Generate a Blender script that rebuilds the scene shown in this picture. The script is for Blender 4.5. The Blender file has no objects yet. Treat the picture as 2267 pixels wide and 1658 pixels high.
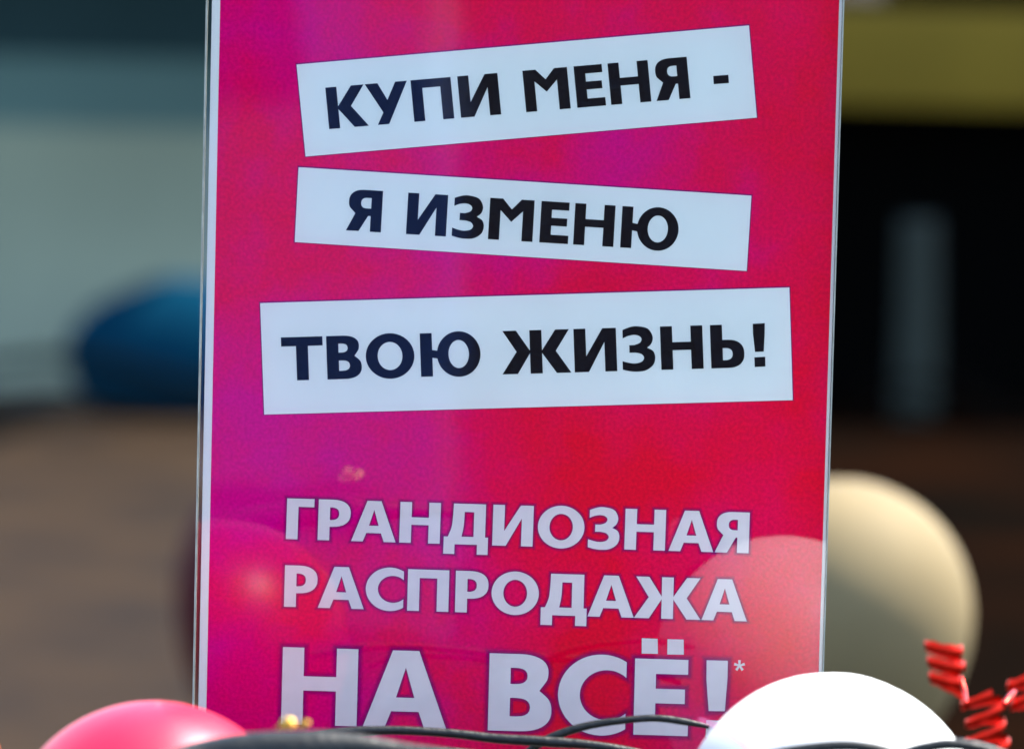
import bpy, bmesh, math, random
from mathutils import Vector, Matrix, noise
from math import sin, cos, pi, radians
random.seed(7)
S = bpy.context.scene
COL = S.collection

# ------------------------------------------------------------------ camera
W0, H0 = 2267.0, 1658.0
DIST, PITCH, ROLL, FOC, Z0 = 4.0, radians(6.0), radians(1.43), 207.2, 1.30
cd = bpy.data.cameras.new('camera'); cam = bpy.data.objects.new('camera', cd); COL.objects.link(cam)
cam.location = (0, -DIST*cos(PITCH), Z0 + DIST*sin(PITCH))
CR = Matrix.Rotation(pi/2 - PITCH, 3, 'X') @ Matrix.Rotation(ROLL, 3, 'Z')
cam.rotation_euler = CR.to_euler()
cd.lens = FOC; cd.sensor_width = 36; cd.sensor_fit = 'HORIZONTAL'
cd.clip_start = .1; cd.clip_end = 400
cd.dof.use_dof = True; cd.dof.focus_distance = DIST
cd.dof.aperture_fstop = FOC/40.0
S.camera = cam
CAM = Vector(cam.location)

# ------------------------------------------------------------------ light
SUN_EL, SUN_AZ = radians(57), radians(60)      # azimuth clockwise from +Y
w = bpy.data.worlds.new("World"); S.world = w; w.use_nodes = True
nt = w.node_tree; bg = nt.nodes['Background']; bg.inputs[1].default_value = .15
sky = nt.nodes.new('ShaderNodeTexSky'); sky.sky_type = 'NISHITA'; sky.sun_disc = False
sky.sun_elevation = SUN_EL; sky.sun_rotation = SUN_AZ
nt.links.new(sky.outputs[0], bg.inputs[0])
ld = bpy.data.lights.new('sun', 'SUN'); ld.energy = 4.0; ld.angle = radians(.5); ld.color = (1, .94, .84)
sun = bpy.data.objects.new('sun', ld); COL.objects.link(sun)
sd = Vector((sin(SUN_AZ)*cos(SUN_EL), cos(SUN_AZ)*cos(SUN_EL), sin(SUN_EL)))
sun.rotation_euler = sd.to_track_quat('Z', 'Y').to_euler()
S.view_settings.view_transform = 'Standard'; S.view_settings.look = 'None'
S.view_settings.exposure = 2.5; S.view_settings.gamma = 1.0

# ------------------------------------------------------------------ helpers
def ray(px, py):
    v = Vector(((px-W0/2)/W0*36/FOC, -(py-H0/2)/W0*36/FOC, -1.0))
    return CR @ v
def at(px, py, Y=0.0):
    """the point in the plane y = Y that the photograph shows at px, py"""
    d = ray(px, py); return CAM + d*((Y-CAM.y)/d.y)
def unit(Y):                       # metres per photograph pixel at depth Y
    return 36/FOC/W0*(Y-CAM.y)/cos(PITCH)

def tag(o, label=None, cat=None, group=None, kind=None):
    if label: o['label'] = label
    if cat: o['category'] = cat
    if group: o['group'] = group
    if kind: o['kind'] = kind
    return o
def empty(name, loc, label, cat, group=None):
    o = bpy.data.objects.new(name, None); o.empty_display_size = .05; COL.objects.link(o)
    o.location = loc
    return tag(o, label, cat, group)
def link(name, me, mat, parent=None, smooth=False):
    o = bpy.data.objects.new(name, me); COL.objects.link(o)
    if mat: me.materials.append(mat)
    if smooth:
        for p in me.polygons: p.use_smooth = True
    if parent:
        o.parent = parent
        o.matrix_parent_inverse = Matrix.Translation(-world_loc(parent))
    return o
def world_loc(o):
    return Vector(o.location) if not o.parent else Vector((0, 0, 0)) + root_loc(o)
def root_loc(o):
    return Vector((0, 0, 0))
def mesh(name, vs, fs):
    me = bpy.data.meshes.new(name); me.from_pydata([tuple(v) for v in vs], [], fs); me.update(); return me
def box(name, mat, lo, hi, parent=None, bevel=0.0):
    bm = bmesh.new(); bmesh.ops.create_cube(bm, size=1)
    for v in bm.verts:
        v.co = Vector([(lo[i]+hi[i])/2 + v.co[i]*(hi[i]-lo[i]) for i in range(3)])
    if bevel: bmesh.ops.bevel(bm, geom=bm.edges[:], offset=bevel, segments=3, affect='EDGES', profile=.5)
    me = bpy.data.meshes.new(name); bm.to_mesh(me); bm.free()
    return link(name, me, mat, parent, smooth=bool(bevel))
def catmull(pts, n=8, closed=False):
    out = []; N = len(pts); P = [Vector(p) for p in pts]
    rng = range(N if closed else N-1)
    for i in rng:
        a, b, c, d = (P[(i-1) % N] if (closed or i) else P[0]), P[i], P[(i+1) % N], (P[(i+2) % N] if (closed or i+2 < N) else P[-1])
        for k in range(n):
            t = k/n
            out.append(.5*((2*b)+(c-a)*t+(2*a-5*b+4*c-d)*t*t+(3*b-a-3*c+d)*t**3))
    if not closed: out.append(P[-1])
    return out
def tube(name, mat, pts, rad, parent=None, seg=12, n=8, wob=0):
    """rad: number or list per control point"""
    R = rad if isinstance(rad, (list, tuple)) else [rad]*len(pts)
    c = catmull(pts, n); rr = [v.x for v in catmull([(r, 0, 0) for r in R], n)]
    vs, fs = [], []; up = Vector((0, -1, 0.01)).normalized()
    for i, p in enumerate(c):
        t = (c[min(i+1, len(c)-1)]-c[max(i-1, 0)]).normalized()
        s = t.cross(up)
        if s.length < 1e-4: s = Vector((1, 0, 0))
        s.normalize(); u = s.cross(t).normalized(); up = u
        for k in range(seg):
            a = 2*pi*k/seg; r = max(rr[i], 1e-5)
            if wob: r *= 1+wob*noise.noise(Vector((p.x*60, p.z*60, k*.8)))
            vs.append(p + (s*cos(a)+u*sin(a))*r)
    for i in range(len(c)-1):
        for k in range(seg):
            a = i*seg+k; b = i*seg+(k+1) % seg
            fs.append((a, b, b+seg, a+seg))
    fs.append(tuple(range(seg))[::-1]); fs.append(tuple((len(c)-1)*seg+k for k in range(seg)))
    return link(name, mesh(name, vs, fs), mat, parent, True)

# ------------------------------------------------------------------ materials
def mat(name, col, rough=.5, metal=0, spec=.5, coat=0, bump=0, bscale=50, var=0, vscale=20, col2=None):
    m = bpy.data.materials.new(name); m.use_nodes = True; n = m.node_tree; p = n.nodes['Principled BSDF']
    p.inputs['Base Color'].default_value = (*col, 1); p.inputs['Roughness'].default_value = rough
    p.inputs['Metallic'].default_value = metal; p.inputs['Specular IOR Level'].default_value = spec
    p.inputs['Coat Weight'].default_value = coat; p.inputs['Coat Roughness'].default_value = .08
    tc = n.nodes.new('ShaderNodeTexCoord')
    if var or col2:
        c2 = col2 or tuple(c*(1-var) for c in col)
        nz = n.nodes.new('ShaderNodeTexNoise'); nz.inputs['Scale'].default_value = vscale; nz.inputs['Detail'].default_value = 6
        mx = n.nodes.new('ShaderNodeMix'); mx.data_type = 'RGBA'
        mx.inputs[6].default_value = (*col, 1); mx.inputs[7].default_value = (*c2, 1)
        rp = n.nodes.new('ShaderNodeMapRange'); rp.inputs[1].default_value = .35; rp.inputs[2].default_value = .65
        n.links.new(tc.outputs['Object'], nz.inputs['Vector']); n.links.new(nz.outputs[0], rp.inputs[0])
        n.links.new(rp.outputs[0], mx.inputs[0]); n.links.new(mx.outputs[2], p.inputs['Base Color'])
    if bump:
        nb = n.nodes.new('ShaderNodeTexNoise'); nb.inputs['Scale'].default_value = bscale; nb.inputs['Detail'].default_value = 5
        bp = n.nodes.new('ShaderNodeBump'); bp.inputs['Strength'].default_value = bump; bp.inputs['Distance'].default_value = .01
        n.links.new(tc.outputs['Object'], nb.inputs['Vector']); n.links.new(nb.outputs[0], bp.inputs['Height'])
        n.links.new(bp.outputs[0], p.inputs['Normal'])
    return m
def latex(name, col, trans=.25, rough=.22, spec=.5, coat=.3):
    m = mat(name, col, rough, spec=spec, coat=coat, bump=.02, bscale=300, var=.08, vscale=12)
    n = m.node_tree; out = n.nodes['Material Output']; p = n.nodes['Principled BSDF']
    t = n.nodes.new('ShaderNodeBsdfTranslucent'); t.inputs[0].default_value = (*col, 1)
    mx = n.nodes.new('ShaderNodeMixShader'); mx.inputs[0].default_value = trans
    n.links.new(p.outputs[0], mx.inputs[1]); n.links.new(t.outputs[0], mx.inputs[2]); n.links.new(mx.outputs[0], out.inputs[0])
    return m
def clear(name, tint=(1, 1, 1), boost=1.0, haze=.0):
    m = bpy.data.materials.new(name); m.use_nodes = True; n = m.node_tree
    n.nodes.remove(n.nodes['Principled BSDF']); out = n.nodes['Material Output']
    tr = n.nodes.new('ShaderNodeBsdfTransparent'); tr.inputs[0].default_value = (*tint, 1)
    gl = n.nodes.new('ShaderNodeBsdfGlossy'); gl.inputs['Roughness'].default_value = .01
    fr = n.nodes.new('ShaderNodeFresnel'); fr.inputs[0].default_value = 1.5
    mu = n.nodes.new('ShaderNodeMath'); mu.operation = 'MULTIPLY'; mu.inputs[1].default_value = boost
    nz = n.nodes.new('ShaderNodeTexNoise'); nz.inputs['Scale'].default_value = 5; nz.inputs['Detail'].default_value = 2
    bp = n.nodes.new('ShaderNodeBump'); bp.inputs['Strength'].default_value = .012; bp.inputs['Distance'].default_value = .05
    tc = n.nodes.new('ShaderNodeTexCoord'); n.links.new(tc.outputs['Object'], nz.inputs['Vector'])
    n.links.new(nz.outputs[0], bp.inputs['Height']); n.links.new(bp.outputs[0], gl.inputs['Normal'])
    mx = n.nodes.new('ShaderNodeMixShader')
    n.links.new(fr.outputs[0], mu.inputs[0]); n.links.new(mu.outputs[0], mx.inputs[0])
    n.links.new(tr.outputs[0], mx.inputs[1]); n.links.new(gl.outputs[0], mx.inputs[2]); n.links.new(mx.outputs[0], out.inputs[0])
    return m

def print_red():
    """crimson ink; cerise blotches and leftward drift paint in reflections on the sleeve"""
    m = bpy.data.materials.new('crimson_print'); m.use_nodes = True; n = m.node_tree; p = n.nodes['Principled BSDF']
    p.inputs['Roughness'].default_value = .7; p.inputs['Specular IOR Level'].default_value = .0
    tc = n.nodes.new('ShaderNodeTexCoord')
    a = n.nodes.new('ShaderNodeTexNoise'); a.inputs['Scale'].default_value = 6; a.inputs['Detail'].default_value = 5; a.inputs['Roughness'].default_value = .6
    b = n.nodes.new('ShaderNodeTexNoise'); b.inputs['Scale'].default_value = 420; b.inputs['Detail'].default_value = 2
    n.links.new(tc.outputs['Object'], a.inputs['Vector']); n.links.new(tc.outputs['Object'], b.inputs['Vector'])
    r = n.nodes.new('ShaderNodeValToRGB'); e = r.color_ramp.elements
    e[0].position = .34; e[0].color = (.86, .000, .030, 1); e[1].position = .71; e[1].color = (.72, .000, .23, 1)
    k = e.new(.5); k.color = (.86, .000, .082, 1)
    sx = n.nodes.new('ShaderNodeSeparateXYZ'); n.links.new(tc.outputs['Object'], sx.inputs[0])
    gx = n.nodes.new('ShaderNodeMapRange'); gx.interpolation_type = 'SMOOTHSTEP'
    gx.inputs[1].default_value = .10; gx.inputs[2].default_value = -.14; gx.inputs[3].default_value = -.05; gx.inputs[4].default_value = .095  # cerise grows leftwards: the bluish reflection is put into the ink colour
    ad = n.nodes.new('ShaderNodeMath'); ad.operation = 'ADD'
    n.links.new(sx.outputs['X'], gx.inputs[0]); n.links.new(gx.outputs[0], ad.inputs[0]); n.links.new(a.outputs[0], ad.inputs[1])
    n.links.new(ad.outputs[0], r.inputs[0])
    g = n.nodes.new('ShaderNodeMapRange'); g.inputs[1].default_value = .3; g.inputs[2].default_value = .7; g.inputs[3].default_value = .86; g.inputs[4].default_value = 1.1
    n.links.new(b.outputs[0], g.inputs[0])
    h = n.nodes.new('ShaderNodeHueSaturation'); n.links.new(g.outputs[0], h.inputs['Value']); n.links.new(r.outputs[0], h.inputs['Color'])
    n.links.new(h.outputs[0], p.inputs['Base Color'])
    return m
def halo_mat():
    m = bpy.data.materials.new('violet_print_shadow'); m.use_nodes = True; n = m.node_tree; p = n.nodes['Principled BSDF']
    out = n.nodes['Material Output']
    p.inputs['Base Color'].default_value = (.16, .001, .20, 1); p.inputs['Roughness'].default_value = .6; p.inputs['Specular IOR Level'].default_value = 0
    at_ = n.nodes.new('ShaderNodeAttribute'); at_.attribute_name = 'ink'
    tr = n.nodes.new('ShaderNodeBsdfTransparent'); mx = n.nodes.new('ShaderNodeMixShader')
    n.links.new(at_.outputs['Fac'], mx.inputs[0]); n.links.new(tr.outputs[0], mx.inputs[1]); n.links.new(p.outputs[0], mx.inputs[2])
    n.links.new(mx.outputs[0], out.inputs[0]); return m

M = dict(
    paper=mat('white_paper', (.82, .84, .80), .6, spec=.0, var=.05, vscale=14),
    ink=mat('black_ink', (.004, .006, .012), .5, spec=.0, var=.3, vscale=120),
    wink=mat('white_lettering', (.78, .71, .70), .6, spec=.0, var=.06, vscale=60),
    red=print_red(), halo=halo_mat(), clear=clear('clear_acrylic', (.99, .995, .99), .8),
    edge=mat('acrylic_edge', (.30, .31, .26), .6, spec=.2, var=.3, vscale=90),
    board=mat('grey_backing', (.45, .45, .45), .8),
    white_latex=latex('white_latex', (.64, .64, .61), .15, .5, .3, 0), cream_latex=latex('cream_latex', (.135, .102, .050), .02, .7, .1, 0),
    pink_latex=latex('pink_latex', (.42, .002, .030), .2, .4, .4, 0), crimson_latex=latex('crimson_latex', (.045, .003, .005), .1, .8, .1, 0),
    orange_latex=latex('orange_latex', (.5, .08, .01), .2, .4), string=mat('string', (.55, .2, .35), .6),
    black=mat('black_rubber', (.006, .007, .006), .45, spec=.25, bump=.15, bscale=180),
    foil=mat('gold_foil', (1, .58, .08), .45, metal=.1),
    ribbon=mat('red_foil', (.50, .010, .003), .3, metal=.85),
)


# ------------------------------------------------------------------ glyphs: contours in a box 0..w by 0..1, s = stem
def ell(cx, cy, rx, ry, a0=0, a1=360, n=40):
    return [(cx+rx*cos(radians(a0+(a1-a0)*i/n)), cy+ry*sin(radians(a0+(a1-a0)*i/n))) for i in range(n+1)]
def sup(cx, cy, rx, ry, a0, a1, n=16, e=2.4):
    o = []
    for i in range(n+1):
        a = radians(a0+(a1-a0)*i/n); c, q = cos(a), sin(a)
        o.append((cx+rx*math.copysign(abs(c)**(2/e), c), cy+ry*math.copysign(abs(q)**(2/e), q)))
    return o
def path(segs, w):
    """segs: list of lists; every list is smoothed, the ends are corners"""
    out = []
    for s in segs:
        if len(s) == 1: out.append((s[0][0]*w, s[0][1])); continue
        for v in catmull([(x*w, y, 0) for x, y in s], 6): out.append((v.x, v.y))
    return out
def glyph(c, w, s):
    f = lambda pts: [(x*w, y) for x, y in pts]
    if c == 'Н': return [[(0,0),(s,0),(s,.445),(w-s,.445),(w-s,0),(w,0),(w,1),(w-s,1),(w-s,.63),(s,.63),(s,1),(0,1)]]
    if c == 'П': return [[(0,0),(s,0),(s,.795),(w-s,.795),(w-s,0),(w,0),(w,1),(0,1)]]
    if c == 'Г': return [[(0,0),(s,0),(s,.8),(w,.8),(w,1),(0,1)]]
    if c == 'Т': return [[((w-s)/2,0),((w+s)/2,0),((w+s)/2,.79),(w,.79),(w,1),(0,1),(0,.79),((w-s)/2,.79)]]
    if c == 'Е': return [[(0,0),(w,0),(w,.2),(s,.2),(s,.42),(.93*w,.42),(.93*w,.61),(s,.61),(s,.805),(.98*w,.805),(.98*w,1),(0,1)]]
    if c == 'И': return [[(0,0),(.335*w,0),(w-s,.68),(w-s,0),(w,0),(w,1),(.68*w,1),(s,.36),(s,1),(0,1)]]
    if c == 'М': return [[(0,0),(s,0),(s,.72),(.5*w,.45),(w-s,.72),(w-s,0),(w,0),(w,1),(.71*w,1),(.5*w,.75),(.29*w,1),(0,1)]]
    if c == 'У': return [f([(0,1),(.22*0+.377,.29),(.22,0),(.49,0),(1,1),(.722,1),(.5,.58),(.30,1)])]
    if c == 'К': return [[(0,0),(s,0),(s,.46),(.645*w,0),(w,0),(.6*w,.51),(.963*w,1),(.644*w,1),(s,.53),(s,1),(0,1)]]
    if c == 'Ж': return [f([(0,0),(.224,0),(.41,.47),(.41,0),(.585,0),(.585,.47),(.79,0),(1,0),(.785,.51),(.985,1),(.785,1),(.585,.53),(.585,1),(.41,1),(.41,.53),(.216,1),(.02,1),(.215,.51)])]
    if c == 'А': return [f([(0,0),(.262,0),(.335,.21),(.665,.21),(.735,0),(1,0),(.655,1),(.34,1)]), f([(.39,.39),(.61,.39),(.5,.78)])]
    if c == 'Р':
        o = [(0,0),(s,0),(s,.335)] + sup(.42*w,.668,.58*w,.333,-90,90) + [(0,1)]
        return [o, [(s,.5),(s,.81)] + sup(.40*w,.655,.245*w,.155,90,-90,12)]
    if c == 'Я':
        r = w-s
        o = [(w,0),(w,1)] + sup(.50*w,.705,.46*w,.295,90,205,14) + f([(.24,.425),(0,0),(.36,0),(.61,.375)]) + [(r,.375),(r,0)]
        return [o, [(r,.555),(r,.81)] + sup(.56*w,.6825,.17*w,.1275,90,270,12)]
    if c == 'В':
        o = [(0,0)] + sup(.48*w,.275,.52*w,.275,-90,38,12) + [(.80*w,.53)] + sup(.46*w,.76,.48*w,.24,-30,90,12) + [(0,1)]
        return [o, [(s,.61),(s,.82)] + sup(.42*w,.715,.19*w,.105,90,-90,10), [(s,.19),(s,.43)] + sup(.44*w,.31,.22*w,.12,90,-90,10)]
    if c == 'Ь':
        o = [(0,0)] + sup(.50*w,.325,.50*w,.325,-90,90) + [(s,.65),(s,1),(0,1)]
        return [o, [(s,.18),(s,.46)] + sup(.43*w,.32,.22*w,.14,90,-90,12)]
    if c == 'О': return [ell(.5*w,.5,.5*w,.525)[:-1], ell(.5*w,.5,.5*w-s*1.0,.325)[:-1]]
    if c == 'Ю':
        x0 = .275*w; cx = (x0+w)/2; rx = (w-x0)/2
        ry = .525; a = math.degrees(math.asin(.09/ry))
        o = [(0,0),(s,0),(s,.43)] + ell(cx,.52*0+.5,rx,ry,180+a,540-a-0,44) + [(s,.61),(s,1),(0,1)]
        return [o, ell(cx,.5,rx-s*.97,.325)[:-1]]
    if c == 'С':
        t = math.degrees(math.acos(.36/.64)); u = math.degrees(math.acos(.28/.40))
        return [ell(.64*w,.5,.64*w,.525,t,360-t,36) + ell(.72*w,.5,.40*w,.325,360-u,u,30)]
    if c == 'З':
        return [path([[(.03,.945),(.28,1.01),(.5,1.02),(.8,.96),(.94,.78),(.90,.62),(.76,.52)],
                      [(.76,.52),(.94,.44),(1,.29),(.93,.12),(.7,.0),(.42,-.025),(.18,-.005),(0,.03)],
                      [(0,.225),(.18,.185),(.38,.165),(.58,.2),(.66,.29),(.58,.38),(.40,.415)], [(.22,.415)], [(.22,.59)],
                      [(.38,.59),(.55,.64),(.60,.73),(.52,.80),(.36,.825),(.18,.80),(.03,.75)]], w)]
    if c == 'Д':
        return [path([[(0,-.24)], [(.25,-.24)], [(.25,0)], [(.755,0)], [(.755,-.24)], [(1,-.24)], [(1,.185)], [(.93,.185)], [(.93,1)],
                      [(.205,1),(.195,.7),(.17,.42),(.09,.185)], [(0,.185)]], w),
                path([[(.40,.19),(.435,.40),(.45,.60),(.455,.80)], [(.67,.80)], [(.67,.19)]], w)]
    raise KeyError(c)

YS = dict(strip=-.00045, letter=-.00075, halo=-.00025)
def flat(name, mat_, contours, y, th, parent):
    """a flat piece lying on the poster, from contours given as plane points"""
    cu = bpy.data.curves.new(name, 'CURVE'); cu.dimensions = '2D'; cu.fill_mode = 'BOTH'; cu.extrude = th/2
    for c in contours:
        sp = cu.splines.new('POLY'); sp.points.add(len(c)-1); sp.use_cyclic_u = True
        for p, v in zip(sp.points, c): p.co = (v.x, v.z, 0, 1)
    tmp = bpy.data.objects.new('tmp', cu); COL.objects.link(tmp)
    dg = bpy.context.evaluated_depsgraph_get()
    me = bpy.data.meshes.new_from_object(tmp.evaluated_get(dg))
    bpy.data.objects.remove(tmp); bpy.data.curves.remove(cu)
    me.transform(Matrix.Translation((0, y, 0)) @ Matrix.Rotation(pi/2, 4, 'X'))
    me.materials.clear(); me.name = name
    return link(name, me, mat_, parent)
def area(c): return .5*sum(a[0]*b[1]-b[0]*a[1] for a, b in zip(c, c[1:]+c[:1]))
def halo(contours, width, parent, y, k=.62, shift=(0, 0)):
    """soft printed shadow round a letter, px contours; ink fades outwards"""
    vs, fs, al = [], [], []
    big = max(contours, key=lambda c: abs(area(c)))
    for c in contours:
        sgn = 1 if area(c) > 0 else -1
        if c is not big: sgn = -sgn
        q = []
        for p in c:
            if not q or math.hypot(p[0]-q[-1][0], p[1]-q[-1][1]) > .4: q.append(p)
        N = len(q); base = len(vs); rings = ((-.5, 1), (width*.35, .62), (width*.7, .22), (width, 0))
        if c is not big: rings = ((-.5, 1), (width*.3, .62), (width*.55, .35), (width*.6, .3))
        for i in range(N):
            a, b, d = q[i-1], q[i], q[(i+1) % N]
            n1 = Vector((b[1]-a[1], a[0]-b[0])).normalized(); n2 = Vector((d[1]-b[1], b[0]-d[0])).normalized()
            m = n1+n2
            if m.length < .2: m = n1.copy()
            m.normalize(); mm = min(1/max(m.dot(n1), .5), 1.6); m *= mm*sgn
            for r, al_ in rings:
                vs.append(at(b[0]+m.x*r+shift[0], b[1]+m.y*r+shift[1])+Vector((0, y, 0))); al.append(al_*k)
        R = len(rings)
        for i in range(N):
            j = (i+1) % N
            for t in range(R-1): fs.append((base+i*R+t, base+j*R+t, base+j*R+t+1, base+i*R+t+1))
    me = mesh('printed_shadow', vs, fs)
    a = me.attributes.new('ink', 'FLOAT', 'POINT'); a.data.foreach_set('value', al)
    return link('printed_shadow', me, M['halo'], parent)

# ------------------------------------------------------------------ the poster
zt = at(1133, 0).z + .045; zb = at(1133, 1658).z - .070
xl_b, xl_r = (at(467.9, 0).x+at(441.7, 1500).x)/2, (at(487.6, 0).x+at(458.3, 1500).x)/2
xr_r, xr_b = (at(1858, 0).x+at(1812.6, 1480).x)/2, (at(1864.5, 0).x+at(1820, 1480).x)/2
xc_l = (at(456, 0).x+at(428.5, 1500).x)/2
poster = empty('sale_poster', (0, 0, zb), 'tall crimson sale poster in a clear sleeve with three tilted white strips of text', 'poster')
poster.location = (0, 0, 0)
box('backing_board', M['board'], (xl_b+.0006, .0012, zb+.002), (xr_b-.0006, .0030, zt-.002), poster)
box('paper', M['paper'], (xl_b, .0001, zb), (xr_b, .0010, zt), poster)
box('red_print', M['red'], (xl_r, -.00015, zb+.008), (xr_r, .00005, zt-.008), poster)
box('clear_cover', M['clear'], (xc_l+.0012, -.0055, zb-.01), (xr_b+.0002, -.0025, zt+.01), poster)
box('sleeve_edge', M['edge'], (xc_l, -.0056, zb-.01), (xc_l+.0011, .0035, zt+.01), poster)
box('sleeve_edge', M['edge'], (xr_b+.0003, -.0056, zb-.01), (xr_b+.0011, .0035, zt+.01), poster)
box('sleeve_back', M['clear'], (xc_l+.0012, .0034, zb-.01), (xl_b-.0015, .0046, zt+.01), poster)

def strip(px):
    o = flat('paper_strip', M['paper'], [[at(*p) for p in px]], YS['strip'], .0003, poster)
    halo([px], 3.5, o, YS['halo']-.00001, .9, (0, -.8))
    return o
st1 = strip([(656.5, 143.5), (1658, 57), (1675.5, 261), (676.5, 347)])
st2 = strip([(661, 370.5), (1663.5, 433.5), (1653, 600), (652.5, 536)])
st3 = strip([(576, 671), (1747.5, 636.5), (1755, 885.5), (585, 917.5)])
st1['label'] = 'white strip tilted up to the right, topmost'; st2['label'] = 'white strip tilted down to the right, middle'; st3['label'] = 'widest white strip, lowest'

def line(chars, O, U, V, s, mt, parent, hal=0):
    """chars: (letter, left, right) px along the baseline; O a point on it; U px slope dy/dx; V px per cap height"""
    H = math.hypot(*V)
    for i, (c, l, r) in enumerate(chars):
        wd = (r-l)/H
        cs = [[(l+x*H+V[0]*y, O[1]+(l+x*H-O[0])*U+V[1]*y) for x, y in cc] for cc in glyph(c, wd, s)]
        put(cs, mt, parent, hal, i)
def put(cs, mt, parent, hal, i=0):
    o = flat('letter', mt, [[at(*p) for p in cc] for cc in cs], YS['letter'] if not hal else -.00050, .0002, parent)
    if hal: halo(cs, hal, o, YS['halo']-.00002*(i % 3))
    return o
line([('К',728.9,816.8),('У',816.2,909.4),('П',917.4,1005.9),('И',1020.8,1109.7),('М',1165.1,1263.6),('Е',1278.3,1341.7),('Н',1353.4,1442.1),('Я',1453.5,1528.6)],
     (728.9,286.3), -68.5/799.7, (-8.7,-91.6), .265, M['ink'], st1)
put([[(1578.8,168.8),(1612.4,166.2),(1613.8,184.4),(1580,187)]], M['ink'], st1, 0)
line([('Я',766,843),('И',898.8,987),('З',999.7,1069.5),('М',1080.2,1178.5),('Е',1193.8,1257.2),('Н',1268.7,1357.6),('Ю',1372.8,1499.5)],
     (843,514.6), 33.2/529.8, (5.3,-91.5), .265, M['ink'], st2)
line([('Т',625.3,717),('В',725.3,802),('О',811.5,919.1),('Ю',932.5,1065.5),('Ж',1112.5,1265),('И',1272.7,1366.6),('З',1379,1451.6),('Н',1464.3,1557.8),('Ь',1574.9,1649)],
     (658.6,841.7), -23.2/805.7, (-3.4,-95.8), .275, M['ink'], st3)
put([[(1666.3,716.8),(1693,715.3),(1692.8,738),(1690.8,778),(1671.5,778.8),(1667,740)], [(1669.9,790.8),(1694,789.6),(1694.4,810.9),(1670.9,812.3)]], M['ink'], st3, 0)
line([('Г',632.9,693.5),('Р',703,774.5),('А',777.3,875.6),('Н',883.7,973.3),('Д',981.9,1080),('И',1089.4,1178.9),('О',1189.2,1292.3),('З',1301,1370.3),('Н',1382,1471.8),('А',1479.8,1578.9),('Я',1582,1657)],
     (632.9,1192.5), 31.5/1024.1, (3.1,-90), .285, M['wink'], poster, 8)
line([('Р',628.7,701.5),('А',703.5,805.3),('С',808.7,892.2),('П',901.2,992.5),('Р',1007.1,1080),('О',1087,1191.8),('Д',1196.8,1298.5),('А',1300.5,1403),('Ж',1403.3,1550.5),('А',1552.9,1653)],
     (628.7,1342), 32.6/1024.3, (2.4,-91.6), .285, M['wink'], poster, 8)
line([('Н',622.1,789.2),('А',803,987.6),('В',1079.8,1219.5),('С',1233.2,1383.5)], (622.1,1601.8), .0297, (4.4,-170.5), .278, M['wink'], poster, 13)
EE = [[(1402+x*169+4.2*y, 1624.9+x*169*.0297-168.4*y) for x, y in glyph('Е', 120.3/169, .278)[0]]]
put(EE + [[(1420.8,1411.9),(1455.9,1413.2),(1456.4,1446.4),(1420.6,1445.6)], [(1477.7,1414),(1513.5,1414.9),(1513.8,1448.3),(1477.2,1447.7)]], M['wink'], poster, 13, 1)
put([[(1564.3,1460.5),(1611.3,1461.8),(1610.5,1500),(1604.6,1573.4),(1568.8,1572.8),(1564,1505)], [(1563.5,1593.3),(1610,1594.5),(1609,1632),(1562,1630.6)]], M['wink'], poster, 13, 2)
ast = []
for k in range(5):
    a = radians(90+72*k)
    for da, rr in ((-.62*.5, 0.0), (-.24, 12.5), (.24, 12.5)):
        if rr == 0: ast.append((1637+3.6*cos(a-radians(36)), 1472.5-3.6*sin(a-radians(36))))
        else: ast.append((1637+rr*cos(a+da), 1472.5-rr*sin(a+da)))
put([ast], M['wink'], poster, 0)

# ------------------------------------------------------------------ balloons
def balloon(px, py, rpx, Y, m, label, z_anchor, tilt=0, squash=1.06, stretch=1.0, name='balloon', group='balloons round the poster'):
    c = at(px, py, Y); r = rpx*unit(Y)
    root = empty(name, (0, 0, 0), label, 'balloon', group)
    vs, fs = [], []; NA, NB = 64, 40
    for j in range(NB+1):
        t = pi*j/NB
        rr = r*sin(t); z = r*cos(t)
        if z < 0: z *= 1.30; rr *= 1-.10*(sin(t*1)*0+(t/pi-.5)*2)**2*sin(t)
        for i in range(NA):
            a = 2*pi*i/NA
            d = 1+.006*noise.noise(Vector((cos(a)*2, sin(a)*2, z/r*2+px)))
            vs.append(Vector((rr*cos(a)*d*stretch, rr*sin(a)*d, z*d)))
    for j in range(NB):
        for i in range(NA):
            a = j*NA+i; b = j*NA+(i+1) % NA
            fs.append((a, a+NA, b+NA, b))
    R = Matrix.Rotation(tilt, 4, 'Y')
    me = mesh('skin', [c+(R @ v) for v in vs], fs); me.validate()
    link('skin', me, m, root, True)
    kp = c + R @ Vector((0, 0, -r*1.30)); dn = R @ Vector((0, 0, -1))
    tube('knot', m, [kp-dn*.004, kp+dn*.004, kp+dn*.008, kp+dn*.016], [.007, .004, .006, .011], root, 12, 5)
    k2 = kp+dn*.008
    tube('string', M['string'], [k2, k2+Vector((.006, .004, -.05)), Vector((kp.x-.01, kp.y+.01, (k2.z+z_anchor)/2)), Vector((kp.x, kp.y, z_anchor))], .0009, root, 6, 6)
    return root, c, r
T_Z = zb-.012                                     # top of the display table
balloon(1838, 1829, 342, -.334, M['white_latex'], 'brilliant white balloon in front of the right lower corner of the poster', T_Z-.16)
balloon(338, 1888, 340, -.43, M['pink_latex'], 'hot pink balloon in front of the left lower corner of the poster', T_Z-.16, radians(2))
balloon(1862, 1352, 292, 2.7, M['cream_latex'], 'cream coloured balloon sunlit on top, behind the right edge of the poster', .0, 0, stretch=1.0)
balloon(735, 1310, 350, 5.5, M['crimson_latex'], 'dark red balloon mostly hidden behind the left edge of the poster', .0)
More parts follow.
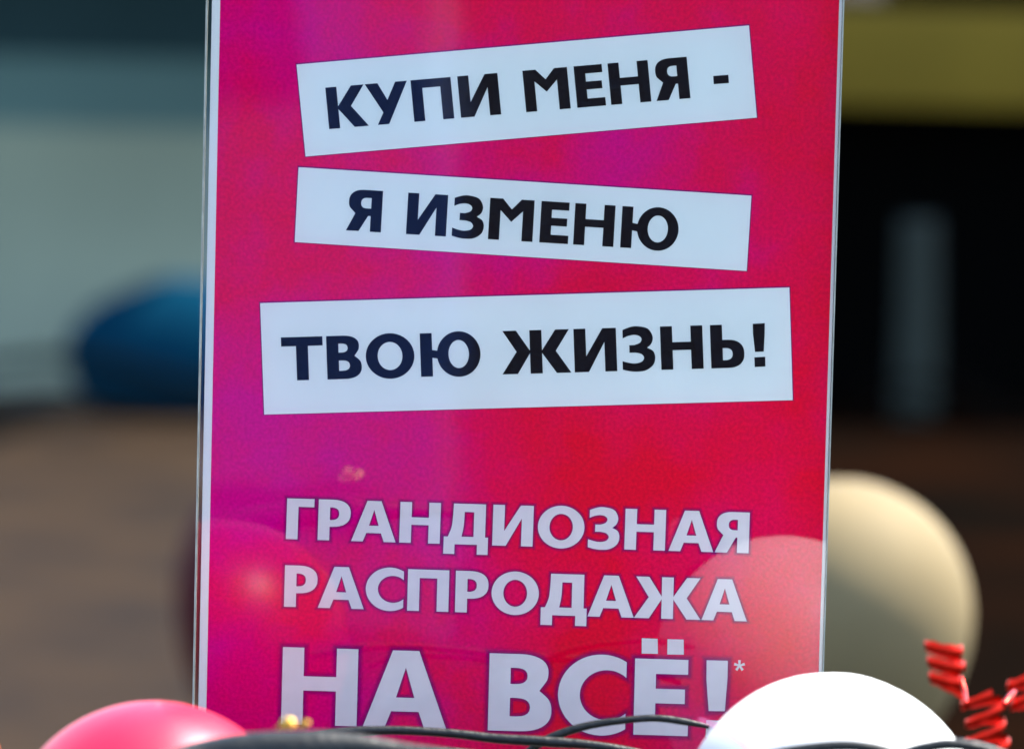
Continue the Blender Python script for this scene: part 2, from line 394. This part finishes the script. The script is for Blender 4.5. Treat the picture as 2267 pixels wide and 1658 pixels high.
balloon(-300, 1740, 312, -.30, M['orange_latex'], 'orange balloon just cut by the left border of the photo, left of the pink balloon', T_Z-.16)

# ------------------------------------------------------------------ display table (just below the frame)
TM = mat('black_cloth', (.012, .012, .013), .9, bump=.3, bscale=60, var=.3, vscale=30)
tb = empty('display_table', (0, 0, 0), 'black covered table carrying the poster and cords, just below the frame', 'table')
box('table_top', TM, (-.65, -.45, T_Z-.20), (.75, .20, T_Z-.17), tb, .004)
for sx in (-.60, .70):
    for sy in (-.40, .15): box('leg', M['black'], (sx-.02, sy-.02, 0), (sx+.02, sy+.02, T_Z-.2), tb)
box('poster_foot', M['edge'], (-.12, -.05, T_Z-.17), (.12, .07, T_Z-.158), poster, .003)
box('poster_stem', M['edge'], (-.01, .0048, T_Z-.158), (.01, .012, T_Z+.12), poster)

# ------------------------------------------------------------------ black cords in front of the poster foot
def cord(label, pts, rad, Y):
    P = [at(x, y, Y+(d if len(q) else 0)) for (x, y, *q) in pts for d in (q or [0])]
    o = tube('black_cord', M['black'], P, [r*unit(Y) for r in rad], None, 20, 12, .04)
    return tag(o, label, 'cord', 'black cords across the foot of the poster')
cord('thick black cord arching across the lower left of the poster, gold foil on it',
     [(250,1760,-.02),(350,1712,-.01),(450,1682),(560,1666),(680,1659),(790,1655),(900,1664),(1020,1676),(1160,1700)], [40,42,44,46,44,32,20,14,12], -.56)
cord('thin black cord running right from the thick cord over the lettering',
     [(640,1636),(760,1620),(880,1616),(1000,1623),(1100,1634),(1210,1641),(1320,1650),(1420,1668),(1540,1700)], [9,11,10,10,11,12,10,10,10], -.185)
cord('thin black cord rising over the dotted letter towards the white balloon',
     [(1130,1690),(1170,1662),(1225,1630),(1300,1606),(1380,1594),(1450,1589),(1510,1596),(1570,1608)], [6,8,10,9,8,8,8,5], -.175)
cord('wavy black cord across the base of the white balloon',
     [(1600,1720),(1680,1680),(1760,1660),(1860,1650),(1930,1655),(1990,1668),(2040,1656),(2095,1647),(2150,1651),(2200,1664),(2267,1690)], [14,13,13,13,13,13,13,13,13,12,12], -.46)
cord('lowest black cord passing from under the lettering to the middle of the frame',
     [(780,1690),(840,1668),(930,1663),(1040,1668),(1160,1690)], [10,11,11,11,11], -.21)
o = tube('curling_string', mat('pink_string', (.55,.12,.30), .5), [at(1548,1592,-.40), at(1575,1602,-.475), at(1610,1622,-.48), at(1650,1652,-.47), at(1690,1690,-.44)], 2.2*unit(-.46), None, 8, 8)
tag(o, 'thin pink string lying across the left side of the white balloon', 'string')

# gold foil scraps on the thick cord
def foil(label, pts, Y):
    P = [at(x, y-5+(1605-y)*.25, Y) for x, y in pts]; c = sum(P, Vector())/len(P)
    vs = P + [c+Vector((0, -.006, .004))] + [p+Vector((0, .005, -.001)) for p in P]; n = len(P)
    fs = [(i, (i+1) % n, n) for i in range(n)] + [(i, n+1+i, n+1+(i+1) % n, (i+1) % n) for i in range(n)]
    o = link('foil_scrap', mesh('foil_scrap', vs, fs), M['foil'])
    bm = bmesh.new(); bm.from_mesh(o.data); bmesh.ops.recalc_face_normals(bm, faces=bm.faces); bm.to_mesh(o.data); bm.free()
    return tag(o, label, 'foil', 'gold foil scraps on the black cord')
foil('larger gleaming gold foil scrap on the thick black cord under the letters', [(609,1621),(621,1606),(626,1592),(638,1588),(650,1591),(654,1606),(650,1619)], -.60)
foil('smaller slanted gold foil scrap beside the larger one on the black cord', [(654,1618),(669,1606),(686,1598),(685,1608),(666,1619)], -.60)

# ------------------------------------------------------------------ red foil garland, curled
def coil(p0, p1, turns, rpx, wpx, Y, lean, parent, ph=0):
    a0, a1 = at(*p0, Y), at(*p1, Y); ax = (a1-a0); L = ax.length; u = unit(Y); N = int(turns*44)
    X = Vector((1, 0, 0)); vs, fs = [], []
    t = ax.normalized(); side = t.cross(Vector((0, 1, 0))).normalized(); fr = t.cross(side).normalized()
    for i in range(N+1):
        k = i/N; a = 2*pi*turns*k+ph
        r = rpx*u*(1+.08*sin(7*k+ph)); c = a0+ax*k
        p = c + side*cos(a)*r + fr*sin(a)*r*.7 + t*lean*u*cos(a)
        hw = wpx*u*.5*(1+.1*sin(i*.9))
        for e in (-1, -.6, -.2, .2, .6, 1): vs.append(p+t*e*hw + (side*cos(a)+fr*sin(a))*(1-e*e)*hw*.30)
    for i in range(N):
        for q in range(5): fs.append((i*6+q, i*6+q+1, i*6+q+7, i*6+q+6))
    return link('curl', mesh('curl', vs, fs), M['ribbon'], parent, True)
gar = empty('foil_garland', (0, 0, 0), 'curled red foil garland glinting to the right of the white balloon', 'garland')
coil((2090,1424),(2096,1532), 3.1, 38, 25, .5, 16, gar)
coil((2176,1535),(2186,1660), 3.0, 46, 21, .46, -9, gar, 1.2)
coil((2272,1490),(2276,1575), 2.0, 40, 24, .48, -8, gar, .4)
tube('tie', M['ribbon'], [at(2128,1500,0.34), at(2136,1530,0.33), at(2140,1556,0.31)], [4*unit(0), 6*unit(0), 3*unit(0)], gar, 6, 4)
tube('tie', M['ribbon'], [at(2222,1560,0.32), at(2234,1545,0.33), at(2246,1530,0.34)], [6*unit(0), 9*unit(0), 6*unit(0)], gar, 6, 4)

# ------------------------------------------------------------------ the street behind
G = mat('brown_ground', (.016, .0085, .003), .9, spec=.05, bump=.5, bscale=8, col2=(.007, .0038, .0018), vscale=3.2)
me = mesh('ground', [(-60,-60,0),(60,-60,0),(60,120,0),(-60,120,0)], [(0,1,2,3)])
tag(link('ground', me, G), kind='structure')
YB = 11.6
def zz(py, Y, px=300): return at(px, py, Y).z
# left: a taut curved tarpaulin, leaning out at the top and sweeping to the ground
X0, X1 = at(-420, 800, YB).x, at(900, 800, YB).x
pn = empty('tarpaulin_cover', (0, 0, 0), 'taut curved grey-green tarpaulin blurred behind the left side of the poster', 'tarpaulin')
NZ, NX = 60, 24; prof_ = []; y_ = 0.0; z_ = .02; st_ = 2.25/NZ
for k in range(NZ+1):
    e_ = radians(50 - 132*(k/NZ)); prof_.append((y_, z_)); y_ += sin(e_)*st_; z_ += cos(e_)*st_
vs = []
for off in (0, .012):
    for (yy, z2_) in prof_:
        for i_ in range(NX+1):
            x_ = X0+(X1-X0)*i_/NX
            vs.append((x_, YB-.15+yy+off+.02*noise.noise(Vector((x_*2.2, z2_*1.4, 3))), z2_+off*.3))
L_ = (NZ+1)*(NX+1); fs = []
for k in range(NZ):
    for i_ in range(NX):
        a_ = k*(NX+1)+i_; q = (a_, a_+1, a_+NX+2, a_+NX+1)
        fs.append(q); fs.append(tuple(v+L_ for v in q[::-1]))
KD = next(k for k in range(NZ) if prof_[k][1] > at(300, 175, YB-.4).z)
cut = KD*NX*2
link('shade_band', mesh('shade_band', vs, fs[cut:]), mat('shaded_tarpaulin', (.015, .030, .031), .65, spec=0, var=.2, vscale=1.3), pn, True)  # shade of the overhanging top put into the colour, darkest here
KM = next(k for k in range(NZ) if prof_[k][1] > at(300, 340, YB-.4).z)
link('half_shade_band', mesh('half_shade_band', vs, fs[KM*NX*2:cut]), mat('half_shaded_tarpaulin', (.065, .105, .092), .65, spec=0, var=.2, vscale=1.3), pn, True)  # middle step of the shade painted into the sheet
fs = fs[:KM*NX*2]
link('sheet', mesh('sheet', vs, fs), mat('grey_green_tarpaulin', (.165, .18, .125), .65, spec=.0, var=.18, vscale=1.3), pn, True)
for sx in (X0+.02, X1-.05):
    box('prop', M['black'], (sx, YB+.30, 0), (sx+.03, YB+.33, prof_[-1][1]-.02), pn)
    box('prop', M['black'], (sx, YB-.15+prof_[-1][0], prof_[-1][1]-.05), (sx+.03, YB+.33, prof_[-1][1]-.02), pn)
# blue bundle
c = at(420, 745, YB-.35); u = unit(YB-.35)
bm = bmesh.new(); bmesh.ops.create_icosphere(bm, subdivisions=4, radius=1)
for v in bm.verts:
    n_ = noise.noise(v.co*1.6)*.10
    v.co = Vector((v.co.x*265*u*(1+n_), v.co.y*.22, max(v.co.z, -.62)*178*u*(1+n_)))+Vector((c.x, c.y, c.z-.0))
zmin = min(v.co.z for v in bm.verts)
for v in bm.verts: v.co.z -= zmin*(1 if v.co.z < c.z else 1)
me = bpy.data.meshes.new('blue_bundle'); bm.to_mesh(me); bm.free()
tag(link('blue_bundle', me, mat('blue_cloth', (.0015, .020, .038), .7, spec=0, bump=.3, bscale=20), None, True), 'dark blue rounded bundle lying before the grey screen, left of the poster', 'bundle')
# dark hose on the ground before it
s_hose = mat('dark_hose', (.0025,.004,.005), .9, spec=0)
hs = tube('garden_hose', s_hose, [(at(x, y, YB-.8)) for x, y in ((-260,860),(-60,812),(120,790),(240,800),(360,832),(520,868),(700,880))], 13*unit(YB-.8), None, 10, 8)
tag(hs, 'dark hose curving in front of the blue bundle', 'hose')
hs2 = tube('garden_hose', s_hose, [(at(x, y, YB-1.0)) for x, y in ((-300,905),(-80,880),(80,868),(240,880),(420,905),(620,900))], 8*unit(YB-1.0), None, 10, 8)
tag(hs2, 'second dark hose lying on the brown ground, lower and thinner than the other', 'hose')
KB = mat('steel_hub', (.2,.2,.2), .5)
# right: stall table with yellow front
st = empty('stall_table', (0, 0, 0), 'stall table with an ochre yellow front board and black sheets as shade beneath, blurred right of the poster', 'table')
XR0, XR1 = at(1500, 500, YB).x, at(2900, 500, YB).x
YM = mat('ochre_paint', (.130, .083, .008), .8, spec=.1, var=.15, vscale=3)
BK = mat('matte_black', (.0015, .0015, .0015), .95, spec=0)
z1, z2 = zz(238, YB, 2000), zz(18, YB, 2000)
box('front_board', YM, (XR0, YB-.03, z1), (XR1, YB, z2), st, .01)
box('table_top', BK, (XR0-.02, YB+.003, z2-.05), (XR1+.02, YB+1.0, z2-.01), st)
box('shade_back', BK, (XR0, YB+.45, .0), (XR1, YB+.5, z2-.052), st)  # black sheets here and at the sides stand for shade under the table
box('shade_side', BK, (XR1-.05, YB+.003, 0), (XR1, YB+.448, z2-.052), st)
box('shade_side', BK, (XR0, YB+.003, 0), (XR0+.05, YB+.448, z2-.052), st)
box('goods', BK, (at(1990,0,YB).x, YB+.1, z2-.009), (XR1, YB+.7, z2+.5), st, .02)
cx = at(2030, 700, YB-.1)
LM = mat('grey_green_leg', (.017,.021,.017), .7, spec=.1); 
zl = zz(485, YB-.1, 2030)
ug = unit(YB)
tube('leg', LM, [(cx.x, YB-.12, .0), (cx.x, YB-.12, zl*.5), (cx.x-.005, YB-.12, zl)], [52*ug, 46*ug, 42*ug], st, 16, 6)
bpy.data.objects.remove(bpy.data.objects['goods'], do_unlink=True) if False else None
wm = mat('wire', (.0012, .0012, .0012), .9, spec=0)
def wire(label, pts, Y, rpx):
    tag(tube('tangled_wire', wm, [at(x, y, Y+d) for x, y, d in pts], rpx*unit(Y), None, 8, 10), label, 'wire', 'dark wires before the stall table')
wire('dark wire arching before the foot of the grey leg under the stall', [(1880,900,0),(1930,862,0),(2010,842,.02),(2090,850,0),(2160,885,-.02),(2240,925,0),(2330,960,0)], YB-.5, 8)
wire('lower dark wire drooping across the ground below the grey leg', [(1900,915,0),(1960,895,0),(2040,905,.02),(2120,925,0),(2220,932,0),(2320,925,0)], YB-.7, 7)
wire('thin dark wire slanting down to the right edge of the frame', [(2080,800,0),(2130,850,0),(2190,890,0),(2260,905,0),(2340,900,0)], YB-.45, 6)
# darker flat patch over the right ground
MM = mat('dark_ground_patch', (.005,.002,.001), .95, spec=.0, bump=.3, bscale=10, col2=(.0012,.0012,.001), vscale=1.2)
me = mesh('dark_ground_patch', [(.30, 2.5, .004), (6, 2.5, .004), (6, YB+1, .004), (.30, YB+1, .004)], [(0,1,2,3)])
tag(link('dark_ground_patch', me, MM), kind='structure')

# ------------------------------------------------------------------ unseen blue van, added behind the camera to tint the sleeve's reflection
vn = empty('reflection_van', (0, 0, 0), 'unseen blue van, added for the soft reflection in the left half of the poster', 'van')
VP = mat('reflection_van_paint', (.025, .055, .22), .35, coat=.6, var=.05, vscale=2)
VG = mat('reflection_van_glass', (.01, .012, .015), .08, coat=.5)
def prof(name, m, pts, y0, y1, parent, bev=.03):
    n = len(pts); vs = [(x, y0, z) for x, z in pts]+[(x, y1, z) for x, z in pts]
    fs = [tuple(range(n)), tuple(range(2*n-1, n-1, -1))]+[(i, i+n, (i+1) % n+n, (i+1) % n) for i in range(n)]
    bm = bmesh.new(); tmp = mesh(name, vs, fs); bm.from_mesh(tmp); bmesh.ops.recalc_face_normals(bm, faces=bm.faces)
    bmesh.ops.bevel(bm, geom=bm.edges[:], offset=bev, segments=2, affect='EDGES', profile=.5)
    bm.to_mesh(tmp); bm.free(); return link(name, tmp, m, parent)
VX = -.085; VY = -5.2
prof('reflection_van_body', VP, [(VX,.30),(VX-4.6,.30),(VX-4.65,.75),(VX-4.0,1.0),(VX-3.3,1.15),(VX-2.6,1.85),(VX-.08,1.90),(VX,1.1)], VY-1.75, VY, vn)
for a, b in ((.25, 1.15), (1.25, 2.15)):
    prof('reflection_van_window', VG, [(VX-a,1.18),(VX-b,1.18),(VX-b,1.72),(VX-a,1.72)], VY-.01, VY+.012, vn, .008)
prof('reflection_van_trim', M['black'], [(VX-.1,.52),(VX-3.6,.52),(VX-3.6,.58),(VX-.1,.58)], VY-.01, VY+.015, vn, .005)
for wx in (VX-.85, VX-3.75):
    wh = tube('reflection_van_wheel', M['black'], [(wx, VY-.22, .34), (wx, VY+.02, .34)], .34, vn, 32, 2)
    tube('hub', KB, [(wx, VY+.015, .34), (wx, VY+.035, .34)], .19, wh, 24, 2)
